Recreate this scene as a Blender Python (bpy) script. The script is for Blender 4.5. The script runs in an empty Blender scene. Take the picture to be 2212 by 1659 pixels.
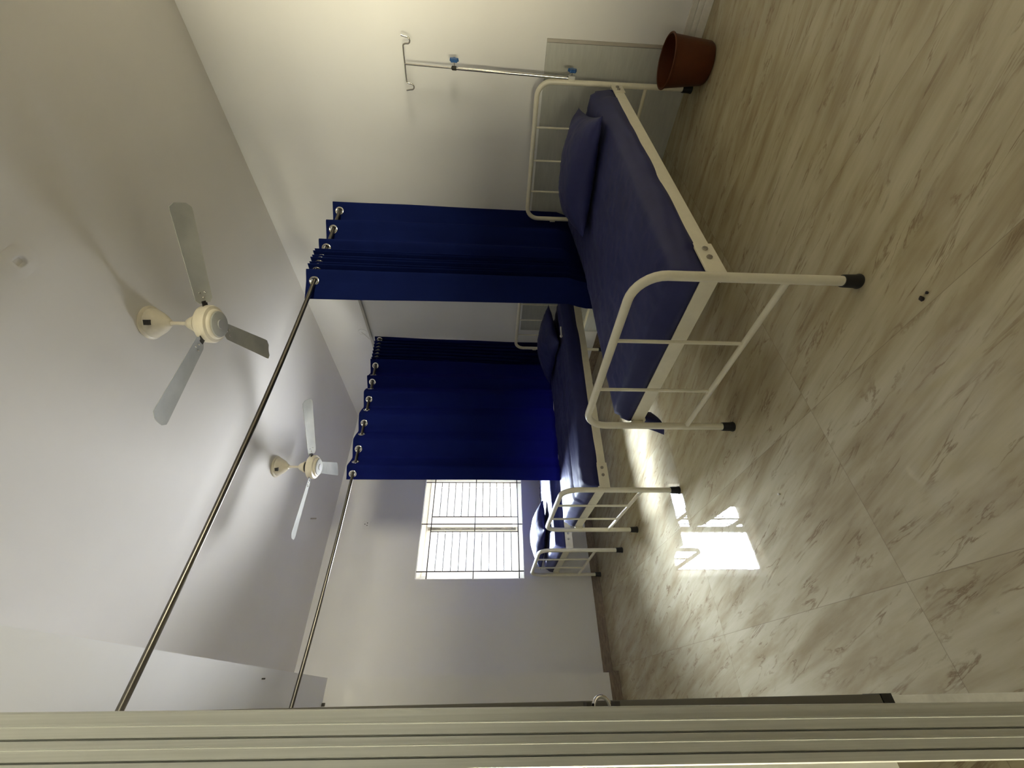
import bpy, bmesh, math, random
from mathutils import Vector, Matrix, noise
random.seed(7)
PI = math.pi
scene = bpy.context.scene
COL = scene.collection

# ------------------------------------------------------------------ camera
F_PX, YAW, PITCH, ROLL = 889.06, 0.66054, 0.05160, -0.016225
CAM_H = 1.215
cyw, syw = math.cos(YAW), math.sin(YAW)
cp, sp = math.cos(PITCH), math.sin(PITCH)
fwd = Vector((syw * cp, cyw * cp, -sp))
rgt = Vector((cyw, -syw, 0.0))
dwn = fwd.cross(rgt)
cr, sr = math.cos(ROLL), math.sin(ROLL)
r2 = cr * rgt + sr * dwn
d2 = -sr * rgt + cr * dwn
cam_data = bpy.data.cameras.new('camera')
cam_data.sensor_fit = 'HORIZONTAL'
cam_data.sensor_width = 36.0
cam_data.lens = F_PX / 2212.0 * 36.0
cam_data.clip_start = 0.02
cam = bpy.data.objects.new('camera', cam_data)
COL.objects.link(cam)
# the photograph was taken with the phone turned a quarter: picture-right is down
cam.matrix_world = Matrix((
    (d2.x, r2.x, -fwd.x, 0.0),
    (d2.y, r2.y, -fwd.y, 0.0),
    (d2.z, r2.z, -fwd.z, CAM_H),
    (0, 0, 0, 1)))
scene.camera = cam

# ------------------------------------------------------------------ daylight
SKY_STRENGTH = 22.0
world = bpy.data.worlds.new('sky')
scene.world = world
world.use_nodes = True
wn, wl = world.node_tree.nodes, world.node_tree.links
bg = wn['Background']
tc = wn.new('ShaderNodeTexCoord')
sep = wn.new('ShaderNodeSeparateXYZ')
wl.new(tc.outputs['Generated'], sep.inputs[0])
mr = wn.new('ShaderNodeMapRange')
mr.inputs['From Min'].default_value = -0.75
mr.inputs['From Max'].default_value = -0.15
wl.new(sep.outputs['Y'], mr.inputs['Value'])
ramp = wn.new('ShaderNodeMix')
ramp.data_type = 'RGBA'
# 1 towards the far window and the sky above it, 0 towards the yard on the left and behind
mx_ = wn.new('ShaderNodeMapRange')
mx_.inputs['From Min'].default_value = -0.75
mx_.inputs['From Max'].default_value = -0.25
wl.new(sep.outputs['X'], mx_.inputs['Value'])
mw = wn.new('ShaderNodeMath')
mw.operation = 'MINIMUM'
wl.new(mr.outputs[0], mw.inputs[0])
wl.new(mx_.outputs[0], mw.inputs[1])
wl.new(mw.outputs[0], ramp.inputs['Factor'])
nb = wn.new('ShaderNodeMix')      # behind the camera: added warm fill band just below the horizon, dim elsewhere
nb.data_type = 'RGBA'
nb.inputs['A'].default_value = (1.7, 1.59, 1.20, 1)
nb.inputs['B'].default_value = (0.07, 0.066, 0.053, 1)
wl.new(nb.outputs['Result'], ramp.inputs['A'])
ramp.inputs['B'].default_value = (0.75, 0.845, 1.0, 1)      # overcast sky
lx_ = wn.new('ShaderNodeMix')
lx_.data_type = 'RGBA'
wl.new(mx_.outputs[0], lx_.inputs['Factor'])
# beside the building: sunlit ground out towards the horizon, darkened above and close by to shape the light
lr1 = wn.new('ShaderNodeMapRange')
lr1.interpolation_type = 'SMOOTHSTEP'
lr1.inputs['From Min'].default_value = -0.07
lr1.inputs['From Max'].default_value = -0.01
wl.new(sep.outputs['Z'], lr1.inputs['Value'])
lr2 = wn.new('ShaderNodeMapRange')
lr2.interpolation_type = 'SMOOTHSTEP'
lr2.inputs['From Min'].default_value = -0.18
lr2.inputs['From Max'].default_value = -0.26
wl.new(sep.outputs['Z'], lr2.inputs['Value'])
lr = wn.new('ShaderNodeMath')
lr.operation = 'MAXIMUM'
wl.new(lr1.outputs[0], lr.inputs[0])
wl.new(lr2.outputs[0], lr.inputs[1])
wl.new(lr.outputs[0], nb.inputs['Factor'])
lm_ = wn.new('ShaderNodeMix')
lm_.data_type = 'RGBA'
wl.new(lr.outputs[0], lm_.inputs['Factor'])
lm_.inputs['A'].default_value = (2.9, 2.71, 1.94, 1)
lm_.inputs['B'].default_value = (0.06, 0.057, 0.045, 1)
wl.new(lm_.outputs['Result'], lx_.inputs['A'])
wl.new(ramp.outputs['Result'], lx_.inputs['B'])
# sunlit ground outside: brighter and warmer below the horizon
mz = wn.new('ShaderNodeMapRange')
mz.inputs['From Min'].default_value = 0.05
mz.inputs['From Max'].default_value = -0.25
wl.new(sep.outputs['Z'], mz.inputs['Value'])
gr = wn.new('ShaderNodeMix')
gr.data_type = 'RGBA'
gr.blend_type = 'MULTIPLY'
my = wn.new('ShaderNodeMapRange')
my.inputs['From Min'].default_value = -0.15
my.inputs['From Max'].default_value = 0.12
wl.new(sep.outputs['Y'], my.inputs['Value'])
mm = wn.new('ShaderNodeMath')
mm.operation = 'MULTIPLY'
wl.new(mz.outputs[0], mm.inputs[0])
wl.new(my.outputs[0], mm.inputs[1])
wl.new(mm.outputs[0], gr.inputs['Factor'])
wl.new(lx_.outputs['Result'], gr.inputs['A'])
gr.inputs['B'].default_value = (2.9, 2.65, 2.35, 1)
gr.clamp_result = False
# horizon band dimmed on the far side so the grille bars stay readable
az = wn.new('ShaderNodeMath')
az.operation = 'ABSOLUTE'
wl.new(sep.outputs['Z'], az.inputs[0])
hz = wn.new('ShaderNodeMapRange')
hz.interpolation_type = 'SMOOTHSTEP'
hz.inputs['From Min'].default_value = 0.17
hz.inputs['From Max'].default_value = 0.30
wl.new(az.outputs[0], hz.inputs['Value'])
hm = wn.new('ShaderNodeMix')
hm.data_type = 'RGBA'
hm.clamp_result = False
inv = wn.new('ShaderNodeMath')
inv.operation = 'SUBTRACT'
inv.inputs[0].default_value = 1.0
wl.new(mw.outputs[0], inv.inputs[1])
hx = wn.new('ShaderNodeMath')
hx.operation = 'MAXIMUM'
wl.new(hz.outputs[0], hx.inputs[0])
wl.new(inv.outputs[0], hx.inputs[1])
wl.new(hx.outputs[0], hm.inputs['Factor'])
hm.inputs['A'].default_value = (0.060, 0.059, 0.056, 1)
wl.new(gr.outputs['Result'], hm.inputs['B'])
# sky on the far-window side boosted high up to light the floor
hu = wn.new('ShaderNodeMapRange')
hu.interpolation_type = 'SMOOTHSTEP'
hu.inputs['From Min'].default_value = 0.34
hu.inputs['From Max'].default_value = 0.62
hu.inputs['To Min'].default_value = 0.0
hu.inputs['To Max'].default_value = 18.0
wl.new(sep.outputs['Z'], hu.inputs['Value'])
hf = wn.new('ShaderNodeMath')
hf.operation = 'MULTIPLY_ADD'
hf.inputs[2].default_value = 1.0
wl.new(hu.outputs[0], hf.inputs[0])
wl.new(mw.outputs[0], hf.inputs[1])
st_ = wn.new('ShaderNodeMath')
st_.operation = 'MULTIPLY'
st_.inputs[1].default_value = SKY_STRENGTH
wl.new(hf.outputs[0], st_.inputs[0])
wl.new(st_.outputs[0], bg.inputs['Strength'])
wl.new(hm.outputs['Result'], bg.inputs['Color'])


def portal(name, loc, normal, sx, sy):
    l = bpy.data.lights.new(name, 'AREA')
    l.shape = 'RECTANGLE'
    l.size, l.size_y = sx, sy
    l.cycles.is_portal = True
    o = bpy.data.objects.new(name, l)
    COL.objects.link(o)
    o.location = loc
    o.rotation_euler = Vector(normal).to_track_quat('-Z', 'Y').to_euler()
    return o


scene.view_settings.view_transform = 'Standard'
scene.view_settings.look = 'None'
scene.view_settings.gamma = 1.0
scene.view_settings.use_curve_mapping = False
scene.view_settings.exposure = 0.32
scene.cycles.use_denoising = True
scene.cycles.max_bounces = 14
scene.cycles.diffuse_bounces = 8
scene.cycles.glossy_bounces = 6
scene.cycles.transmission_bounces = 8
scene.cycles.transparent_max_bounces = 16
scene.cycles.sample_clamp_indirect = 8.0
scene.cycles.blur_glossy = 0.3

# room dimensions (metres): X to the bed wall, Y away from the camera, Z up
WX = 3.104          # bed wall
YF = 4.762          # far wall
YC = 4.545          # face of the pilaster under the beam
HC = 2.995          # ceiling
ZB, XB = 2.614, 0.207   # beam underside and its room-side edge
XL, YN = -1.50, -2.30   # wall behind the partition, wall behind the camera
WIN = (1.058, 2.245, 0.820, 1.985)       # far window opening
LWIN = (0.14, 0.70, 0.05, 2.55)         # window beside the camera in the left wall (y0,y1,z0,z1)
NWIN = (0.60, 1.70, 1.00, 2.20)          # unseen window added behind the camera for fill light (x0,x1,z0,z1)


# ------------------------------------------------------------------ materials
def new_mat(name):
    m = bpy.data.materials.new(name)
    m.use_nodes = True
    return m, m.node_tree.nodes, m.node_tree.links, m.node_tree.nodes['Principled BSDF']


def coords(n, l, scale=(1, 1, 1), rot=(0, 0, 0), kind='Object'):
    t = n.new('ShaderNodeTexCoord')
    mp = n.new('ShaderNodeMapping')
    mp.inputs['Scale'].default_value = scale
    mp.inputs['Rotation'].default_value = rot
    l.new(t.outputs[kind], mp.inputs['Vector'])
    return mp.outputs['Vector']


def noise_node(n, l, vec, scale, detail=4.0, rough=0.55, dist=0.0):
    k = n.new('ShaderNodeTexNoise')
    k.inputs['Scale'].default_value = scale
    k.inputs['Detail'].default_value = detail
    k.inputs['Roughness'].default_value = rough
    k.inputs['Distortion'].default_value = dist
    if vec is not None:
        l.new(vec, k.inputs['Vector'])
    return k.outputs['Fac']


def cramp(n, l, fac, stops):
    r = n.new('ShaderNodeValToRGB')
    e = r.color_ramp.elements
    e[0].position, e[0].color = stops[0][0], (*stops[0][1], 1)
    e[1].position, e[1].color = stops[-1][0], (*stops[-1][1], 1)
    for p, c in stops[1:-1]:
        q = e.new(p)
        q.color = (*c, 1)
    l.new(fac, r.inputs['Fac'])
    return r.outputs['Color']


def bump(n, l, bs, height, strength, dist=0.01):
    b = n.new('ShaderNodeBump')
    b.inputs['Strength'].default_value = strength
    b.inputs['Distance'].default_value = dist
    l.new(height, b.inputs['Height'])
    l.new(b.outputs['Normal'], bs.inputs['Normal'])


def plain(name, col, rough=0.5, metal=0.0, var=0.06, vscale=12.0, spec=0.5, bmp=0.0, bscale=60.0):
    m, n, l, b = new_mat(name)
    v = coords(n, l)
    f = noise_node(n, l, v, vscale)
    lo = tuple(max(0, c * (1 - var)) for c in col)
    hi = tuple(min(1, c * (1 + var)) for c in col)
    l.new(cramp(n, l, f, [(0.3, lo), (0.7, hi)]), b.inputs['Base Color'])
    b.inputs['Roughness'].default_value = rough
    b.inputs['Metallic'].default_value = metal
    b.inputs['Specular IOR Level'].default_value = spec
    if bmp:
        bump(n, l, b, noise_node(n, l, v, bscale, 3), bmp, 0.002)
    return m


M = {}
M['wall'] = plain('painted_wall', (0.785, 0.785, 0.785), 0.55, var=0.015, vscale=3, spec=0.3, bmp=0.06, bscale=90)
M['ceiling'] = plain('ceiling_paint', (0.76, 0.74, 0.70), 0.7, var=0.015, vscale=3, spec=0.2, bmp=0.06, bscale=70)
M['cream_metal'] = plain('cream_enamel', (0.82, 0.785, 0.64), 0.34, var=0.04, vscale=20, spec=0.5)
M['rubber'] = plain('black_rubber', (0.012, 0.012, 0.012), 0.55, var=0.2)
M['bolt'] = plain('zinc_bolt', (0.35, 0.33, 0.29), 0.4, metal=0.8, var=0.1, vscale=80)
M['steel'] = plain('stainless_steel', (0.17, 0.158, 0.135), 0.30, metal=1.0, var=0.05, vscale=30)
M['pole_steel'] = plain('polished_pole_steel', (0.56, 0.54, 0.50), 0.16, metal=1.0, var=0.04, vscale=30)
M['chrome'] = plain('bright_chrome', (0.72, 0.70, 0.66), 0.12, metal=1.0, var=0.03, vscale=30)
M['fan_cream'] = plain('fan_enamel', (0.72, 0.66, 0.52), 0.38, var=0.06, vscale=25)
M['fan_blade'] = plain('fan_blade_paint', (0.40, 0.405, 0.37), 0.6, var=0.10, vscale=9, spec=0.2)
M['fan_cap'] = plain('fan_cap_grey', (0.36, 0.36, 0.35), 0.4, var=0.05)
M['dark_slot'] = plain('dark_gap', (0.03, 0.027, 0.022), 0.6)
M['blue_plastic'] = plain('blue_plastic', (0.006, 0.09, 0.30), 0.4, var=0.05)
M['white_plastic'] = plain('white_plastic', (0.72, 0.71, 0.66), 0.35, var=0.03)
M['pail'] = plain('brown_plastic', (0.080, 0.019, 0.003), 0.5, var=0.10, vscale=14, spec=0.3)
M['aluminium'] = None
M['skirting_white'] = plain('white_marble_skirting', (0.80, 0.79, 0.75), 0.14, var=0.10, vscale=18, spec=0.8)
M['crumb'] = plain('dark_crumb', (0.02, 0.012, 0.01), 0.8)
M['white_crumb'] = plain('white_crumb', (0.85, 0.85, 0.82), 0.6)
M['conduit'] = plain('grey_conduit', (0.48, 0.47, 0.44), 0.45, var=0.04)
M['outside'] = plain('render_outside', (0.7, 0.69, 0.66), 0.8)


def mat_aluminium():
    m, n, l, b = new_mat('brushed_aluminium')
    v = coords(n, l, (160, 160, 0.8))
    f = noise_node(n, l, v, 3.0, 3)
    l.new(cramp(n, l, f, [(0.3, (0.52, 0.54, 0.51)), (0.7, (0.60, 0.62, 0.59))]), b.inputs['Base Color'])
    b.inputs['Metallic'].default_value = 0.55
    b.inputs['Roughness'].default_value = 0.42
    bump(n, l, b, f, 0.05, 0.001)
    return m


M['aluminium'] = mat_aluminium()


def mat_floor():
    m, n, l, b = new_mat('vitrified_floor_tile')
    t = n.new('ShaderNodeTexCoord')
    # per-tile offset so that the veins break at the joints
    sx = n.new('ShaderNodeSeparateXYZ')
    l.new(t.outputs['Object'], sx.inputs[0])

    def math_n(op, a, bb=None, c=None):
        k = n.new('ShaderNodeMath')
        k.operation = op
        for i, val in enumerate((a, bb, c)):
            if val is None:
                continue
            if isinstance(val, (int, float)):
                k.inputs[i].default_value = val
            else:
                l.new(val, k.inputs[i])
        return k.outputs[0]
    TX, TY, OX, OY = 0.600, 1.160, 0.256, 1.236
    ux = math_n('DIVIDE', math_n('SUBTRACT', sx.outputs['X'], OX), TX)
    uy = math_n('DIVIDE', math_n('SUBTRACT', sx.outputs['Y'], OY), TY)
    ix, iy = math_n('FLOOR', ux), math_n('FLOOR', uy)
    fx = math_n('ABSOLUTE', math_n('SUBTRACT', ux, math_n('ROUND', ux)))
    fy = math_n('ABSOLUTE', math_n('SUBTRACT', uy, math_n('ROUND', uy)))
    dx = math_n('MULTIPLY', fx, TX)
    dy = math_n('MULTIPLY', fy, TY)
    dmin = math_n('MINIMUM', dx, dy)
    joint = math_n('LESS_THAN', dmin, 0.0011)
    cmb = n.new('ShaderNodeCombineXYZ')
    l.new(math_n('MULTIPLY', ix, 3.7), cmb.inputs[0])
    l.new(math_n('MULTIPLY', iy, 5.3), cmb.inputs[1])
    add = n.new('ShaderNodeVectorMath')
    add.operation = 'ADD'
    l.new(t.outputs['Object'], add.inputs[0])
    l.new(cmb.outputs[0], add.inputs[1])

    def stretched(scale, ang):
        mp = n.new('ShaderNodeMapping')
        mp.vector_type = 'TEXTURE'
        mp.inputs['Rotation'].default_value = (0, 0, math.radians(ang))
        mp.inputs['Scale'].default_value = scale
        l.new(add.outputs[0], mp.inputs['Vector'])
        return mp.outputs['Vector']
    v1 = stretched((0.17, 1.0, 1.0), 17)
    f1 = noise_node(n, l, v1, 2.1, 8, 0.54, 0.35)
    v2 = stretched((0.06, 1.0, 1.0), 14)
    f2 = noise_node(n, l, v2, 4.0, 6, 0.6, 0.2)
    base = cramp(n, l, f1, [(0.28, (0.33, 0.268, 0.163)), (0.42, (0.43, 0.372, 0.246)),
                            (0.55, (0.50, 0.448, 0.310)), (0.75, (0.56, 0.513, 0.375))])
    # thin brown veins where the noise crosses its middle
    v3 = stretched((0.14, 0.9, 1.0), 19)
    f3 = noise_node(n, l, v3, 2.4, 7, 0.58, 0.7)
    vein = math_n('ABSOLUTE', math_n('SUBTRACT', f3, 0.5))
    veinm = n.new('ShaderNodeMapRange')
    veinm.inputs['From Min'].default_value = 0.0
    veinm.inputs['From Max'].default_value = 0.026
    veinm.inputs['To Min'].default_value = 1.0
    veinm.inputs['To Max'].default_value = 0.0
    l.new(vein, veinm.inputs['Value'])
    msk = noise_node(n, l, stretched((0.25, 0.9, 1), 18), 4.5, 3)
    mk = n.new('ShaderNodeMapRange')
    mk.inputs['From Min'].default_value = 0.46
    mk.inputs['From Max'].default_value = 0.62
    l.new(msk, mk.inputs['Value'])
    vf = math_n('MULTIPLY', math_n('MULTIPLY', veinm.outputs[0], mk.outputs[0]), 0.75)
    mixv = n.new('ShaderNodeMix')
    mixv.data_type = 'RGBA'
    l.new(vf, mixv.inputs['Factor'])
    l.new(base, mixv.inputs['A'])
    mixv.inputs['B'].default_value = (0.20, 0.135, 0.08, 1)
    # fine streaks
    st = cramp(n, l, f2, [(0.3, (0.93, 0.92, 0.90)), (0.7, (1.03, 1.03, 1.03))])
    mixs = n.new('ShaderNodeMix')
    mixs.data_type = 'RGBA'
    mixs.blend_type = 'MULTIPLY'
    mixs.inputs['Factor'].default_value = 1.0
    l.new(mixv.outputs['Result'], mixs.inputs['A'])
    l.new(st, mixs.inputs['B'])
    mixj = n.new('ShaderNodeMix')
    mixj.data_type = 'RGBA'
    l.new(math_n('MULTIPLY', joint, 0.45), mixj.inputs['Factor'])
    l.new(mixs.outputs['Result'], mixj.inputs['A'])
    mixj.inputs['B'].default_value = (0.17, 0.13, 0.09, 1)
    l.new(mixj.outputs['Result'], b.inputs['Base Color'])
    rg = n.new('ShaderNodeMapRange')
    rg.inputs['To Min'].default_value = 0.008
    rg.inputs['To Max'].default_value = 0.03
    l.new(f1, rg.inputs['Value'])
    l.new(rg.outputs[0], b.inputs['Roughness'])
    b.inputs['Specular IOR Level'].default_value = 0.42
    wob = noise_node(n, l, coords(n, l, (1, 1, 1)), 7.0, 2)
    bump(n, l, b, wob, 0.05, 0.004)
    return m


M['floor'] = mat_floor()


def mat_stone(name, a, c):
    m, n, l, b = new_mat(name)
    v = coords(n, l, (9, 9, 30))
    f = noise_node(n, l, v, 1.5, 8, 0.65, 0.8)
    l.new(cramp(n, l, f, [(0.3, a), (0.7, c)]), b.inputs['Base Color'])
    b.inputs['Roughness'].default_value = 0.25
    return m


M['skirting_brown'] = mat_stone('brown_skirting_tile', (0.15, 0.11, 0.075), (0.30, 0.235, 0.17))


def mat_cloth(name, dark, light, rough=0.7, sheen=0.25, transl=0.0, weave=900.0, tcol=None, spec=0.3):
    m, n, l, b = new_mat(name)
    v = coords(n, l)
    f = noise_node(n, l, v, 6.0, 6, 0.6)
    l.new(cramp(n, l, f, [(0.3, dark), (0.7, light)]), b.inputs['Base Color'])
    b.inputs['Roughness'].default_value = rough
    b.inputs['Specular IOR Level'].default_value = spec
    b.inputs['Sheen Weight'].default_value = sheen
    b.inputs['Sheen Roughness'].default_value = 0.4
    fine = noise_node(n, l, coords(n, l, (40, 6, 40)), 6.0, 4)
    bump(n, l, b, fine, 0.12, 0.003)
    if transl:
        tr = n.new('ShaderNodeBsdfTranslucent')
        tr.inputs['Color'].default_value = (*(tcol or light), 1)
        mx = n.new('ShaderNodeMixShader')
        mx.inputs['Fac'].default_value = transl
        out = n['Material Output']
        l.new(b.outputs[0], mx.inputs[1])
        l.new(tr.outputs[0], mx.inputs[2])
        l.new(mx.outputs[0], out.inputs['Surface'])
    return m


M['sheet'] = mat_cloth('navy_bed_sheet', (0.017, 0.020, 0.086), (0.025, 0.029, 0.118), 0.55, 0.05, spec=0.26)
M['curtain'] = mat_cloth('navy_curtain', (0.0035, 0.011, 0.085), (0.0055, 0.016, 0.115), 0.8, 0.0, 0.40, spec=0.12, tcol=(0.046, 0.038, 0.20))


def mat_upvc():
    m, n, l, b = new_mat('white_upvc_frame')
    v = coords(n, l)
    f = noise_node(n, l, v, 22, 5)
    l.new(cramp(n, l, f, [(0.3, (0.84, 0.82, 0.75)), (0.7, (0.90, 0.885, 0.84))]), b.inputs['Base Color'])
    b.inputs['Roughness'].default_value = 0.35
    tr = n.new('ShaderNodeBsdfTranslucent')
    tr.inputs['Color'].default_value = (0.96, 0.94, 0.88, 1)
    mx = n.new('ShaderNodeMixShader')
    mx.inputs['Fac'].default_value = 0.30
    l.new(b.outputs[0], mx.inputs[1])
    l.new(tr.outputs[0], mx.inputs[2])
    l.new(mx.outputs[0], n['Material Output'].inputs['Surface'])
    return m


M['upvc'] = mat_upvc()
M['grille'] = plain('window_grille_paint', (0.035, 0.028, 0.024), 0.5, var=0.1)


def mat_glass(name, tint=(1, 1, 1), refl=0.06):
    m, n, l, b = new_mat(name)
    tr = n.new('ShaderNodeBsdfTransparent')
    tr.inputs['Color'].default_value = (*tint, 1)
    gl = n.new('ShaderNodeBsdfGlossy')
    gl.inputs['Roughness'].default_value = 0.01
    fr = n.new('ShaderNodeFresnel')
    fr.inputs['IOR'].default_value = 1.45
    mx = n.new('ShaderNodeMixShader')
    l.new(fr.outputs[0], mx.inputs['Fac'])
    l.new(tr.outputs[0], mx.inputs[1])
    l.new(gl.outputs[0], mx.inputs[2])
    l.new(mx.outputs[0], n['Material Output'].inputs['Surface'])
    return m


M['glass'] = mat_glass('window_glass')


def mat_panel():
    m, n, l, b = new_mat('grey_laminate_sheet')
    v = coords(n, l, (1, 2.0, 14))
    f = noise_node(n, l, v, 3.0, 7, 0.65)
    l.new(cramp(n, l, f, [(0.25, (0.43, 0.44, 0.41)), (0.75, (0.53, 0.54, 0.50))]), b.inputs['Base Color'])
    b.inputs['Roughness'].default_value = 0.3
    return m


M['panel'] = mat_panel()
M['panel_edge'] = plain('grey_edge_strip', (0.42, 0.39, 0.34), 0.4)


def mat_tape():
    m, n, l, b = new_mat('printed_protective_film')
    v = coords(n, l, (60, 60, 26))
    f = noise_node(n, l, v, 1.0, 3, 0.6)
    l.new(cramp(n, l, f, [(0.40, (0.45, 0.42, 0.38)), (0.52, (0.80, 0.78, 0.72))]), b.inputs['Base Color'])
    b.inputs['Roughness'].default_value = 0.4
    tr = n.new('ShaderNodeBsdfTransparent')
    tr.inputs['Color'].default_value = (0.80, 0.79, 0.77, 1)
    mx = n.new('ShaderNodeMixShader')
    mx.inputs['Fac'].default_value = 0.75
    l.new(b.outputs[0], mx.inputs[1])
    l.new(tr.outputs[0], mx.inputs[2])
    l.new(mx.outputs[0], n['Material Output'].inputs['Surface'])
    return m


M['film'] = mat_tape()


# ------------------------------------------------------------------ mesh helpers
def bm_new():
    return bmesh.new()


def box(bm, x0, y0, z0, x1, y1, z1):
    vs = [bm.verts.new(p) for p in ((x0, y0, z0), (x1, y0, z0), (x1, y1, z0), (x0, y1, z0),
                                    (x0, y0, z1), (x1, y0, z1), (x1, y1, z1), (x0, y1, z1))]
    for f in ((3, 2, 1, 0), (4, 5, 6, 7), (0, 1, 5, 4), (1, 2, 6, 5), (2, 3, 7, 6), (3, 0, 4, 7)):
        bm.faces.new([vs[i] for i in f])
    return bm


def tube(bm, pts, r, seg=14, cap=True, r_list=None):
    pts = [Vector(p) for p in pts]
    rings = []
    n = len(pts)
    up = None
    for i, p in enumerate(pts):
        t = (pts[min(i + 1, n - 1)] - pts[max(i - 1, 0)]).normalized()
        if up is None:
            up = Vector((0, 0, 1)) if abs(t.z) < 0.9 else Vector((1, 0, 0))
        a = t.cross(up)
        if a.length < 1e-6:
            up = Vector((0, 1, 0))
            a = t.cross(up)
        a.normalize()
        bb = a.cross(t).normalized()
        up = bb
        rr = r_list[i] if r_list else r
        rings.append([bm.verts.new(p + rr * (math.cos(2 * PI * k / seg) * a + math.sin(2 * PI * k / seg) * bb))
                      for k in range(seg)])
    for i in range(n - 1):
        for k in range(seg):
            bm.faces.new((rings[i][k], rings[i][(k + 1) % seg], rings[i + 1][(k + 1) % seg], rings[i + 1][k]))
    if cap:
        bm.faces.new(rings[0][::-1])
        bm.faces.new(rings[-1])
    return bm


def lathe(bm, prof, seg=32, c=(0, 0, 0), close=True):
    """prof: list of (radius, z) revolved about the vertical through c"""
    rings = []
    for r, z in prof:
        if r < 1e-6:
            rings.append([bm.verts.new((c[0], c[1], c[2] + z))])
        else:
            rings.append([bm.verts.new((c[0] + r * math.cos(2 * PI * k / seg), c[1] + r * math.sin(2 * PI * k / seg), c[2] + z))
                          for k in range(seg)])
    for a, b in zip(rings, rings[1:]):
        for k in range(seg):
            k2 = (k + 1) % seg
            if len(a) == 1 and len(b) == 1:
                continue
            if len(a) == 1:
                bm.faces.new((a[0], b[k2], b[k]))
            elif len(b) == 1:
                bm.faces.new((a[k], a[k2], b[0]))
            else:
                bm.faces.new((a[k], a[k2], b[k2], b[k]))
    return bm


def torus(bm, c, axis, R, r, seg=28, rs=10, flat=1.0):
    axis = Vector(axis).normalized()
    u = axis.orthogonal().normalized()
    v = axis.cross(u)
    c = Vector(c)
    rings = []
    for i in range(seg):
        a = 2 * PI * i / seg
        rad = math.cos(a) * u + math.sin(a) * v
        rings.append([bm.verts.new(c + rad * (R + r * math.cos(2 * PI * k / rs)) + axis * (r * flat * math.sin(2 * PI * k / rs)))
                      for k in range(rs)])
    for i in range(seg):
        for k in range(rs):
            bm.faces.new((rings[i][k], rings[(i + 1) % seg][k], rings[(i + 1) % seg][(k + 1) % rs], rings[i][(k + 1) % rs]))
    return bm


def arc(c, r, a0, a1, n, ax1, ax2):
    c, ax1, ax2 = Vector(c), Vector(ax1), Vector(ax2)
    return [c + r * (math.cos(a0 + (a1 - a0) * i / n) * ax1 + math.sin(a0 + (a1 - a0) * i / n) * ax2) for i in range(n + 1)]


def obj(name, bm, mat, parent=None, smooth=False, bevel=0.0, loc=None):
    bmesh.ops.recalc_face_normals(bm, faces=bm.faces)
    me = bpy.data.meshes.new(name)
    bm.to_mesh(me)
    bm.free()
    if mat:
        me.materials.append(mat)
    if smooth:
        for p in me.polygons:
            p.use_smooth = True
    o = bpy.data.objects.new(name, me)
    COL.objects.link(o)
    if parent is not None:
        o.parent = parent
    if loc is not None:
        o.location = loc
    if smooth == 'auto':
        me.set_sharp_from_angle(angle=math.radians(40))
    if bevel:
        bv = o.modifiers.new('bevel', 'BEVEL')
        bv.width = bevel
        bv.segments = 2
        bv.limit_method = 'ANGLE'
    return o


def tag(o, label, cat, group=None):
    o['label'] = label
    o['category'] = cat
    if group:
        o['group'] = group
    return o


def thing(name, label, cat, loc=(0, 0, 0), rotz=0.0, group=None):
    o = bpy.data.objects.new(name, None)
    o.empty_display_size = 0.1
    COL.objects.link(o)
    o.location = loc
    o.rotation_euler = (0, 0, rotz)
    return tag(o, label, cat, group)


def struct(o, label=None):
    o['kind'] = 'structure'
    if label:
        o['label'] = label
    return o


BROT = [math.radians(0.8), math.radians(-2.8), 0.0]   # the beds are not quite square to the wall


def dup(root, loc, label, rotz=None):
    r = root.copy()
    COL.objects.link(r)
    r.location = loc
    r['label'] = label
    if rotz is not None:
        r.rotation_euler = (0, 0, rotz)
    for ch in list(root.children):
        c = ch.copy()
        COL.objects.link(c)
        c.parent = r
        for g in list(ch.children):
            d = g.copy()
            COL.objects.link(d)
            d.parent = c
    return r


# ------------------------------------------------------------------ room shell
T = 0.20
bm = box(bm_new(), XL - T, YN - T, -0.15, WX + T, YF + T, 0.0)
struct(obj('floor', bm, M['floor']))
bm = box(bm_new(), XL - T, YN - T, HC, WX + T, YF + T, HC + 0.15)
struct(obj('ceiling', bm, M['ceiling']))
bm = box(bm_new(), WX, YN - T, 0, WX + T, YF + T, HC)
struct(obj('wall_right', bm, M['wall']))


def wall_with_hole(name, axis, at, thick, a0, a1, holes):
    """axis 'x': wall runs along x at y=at..at+thick; axis 'y': along y at x=at..at+thick"""
    bm = bm_new()
    segs = []
    cur = a0
    for h0, h1, z0, z1 in holes:
        segs += [(cur, h0, 0, HC), (h0, h1, 0, z0), (h0, h1, z1, HC)]
        cur = h1
    segs.append((cur, a1, 0, HC))
    for s0, s1, q0, q1 in segs:
        if axis == 'x':
            box(bm, s0, at, q0, s1, at + thick, q1)
        else:
            box(bm, at, s0, q0, at + thick, s1, q1)
    bmesh.ops.remove_doubles(bm, verts=bm.verts, dist=1e-5)
    return struct(obj(name, bm, M['wall']))


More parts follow.
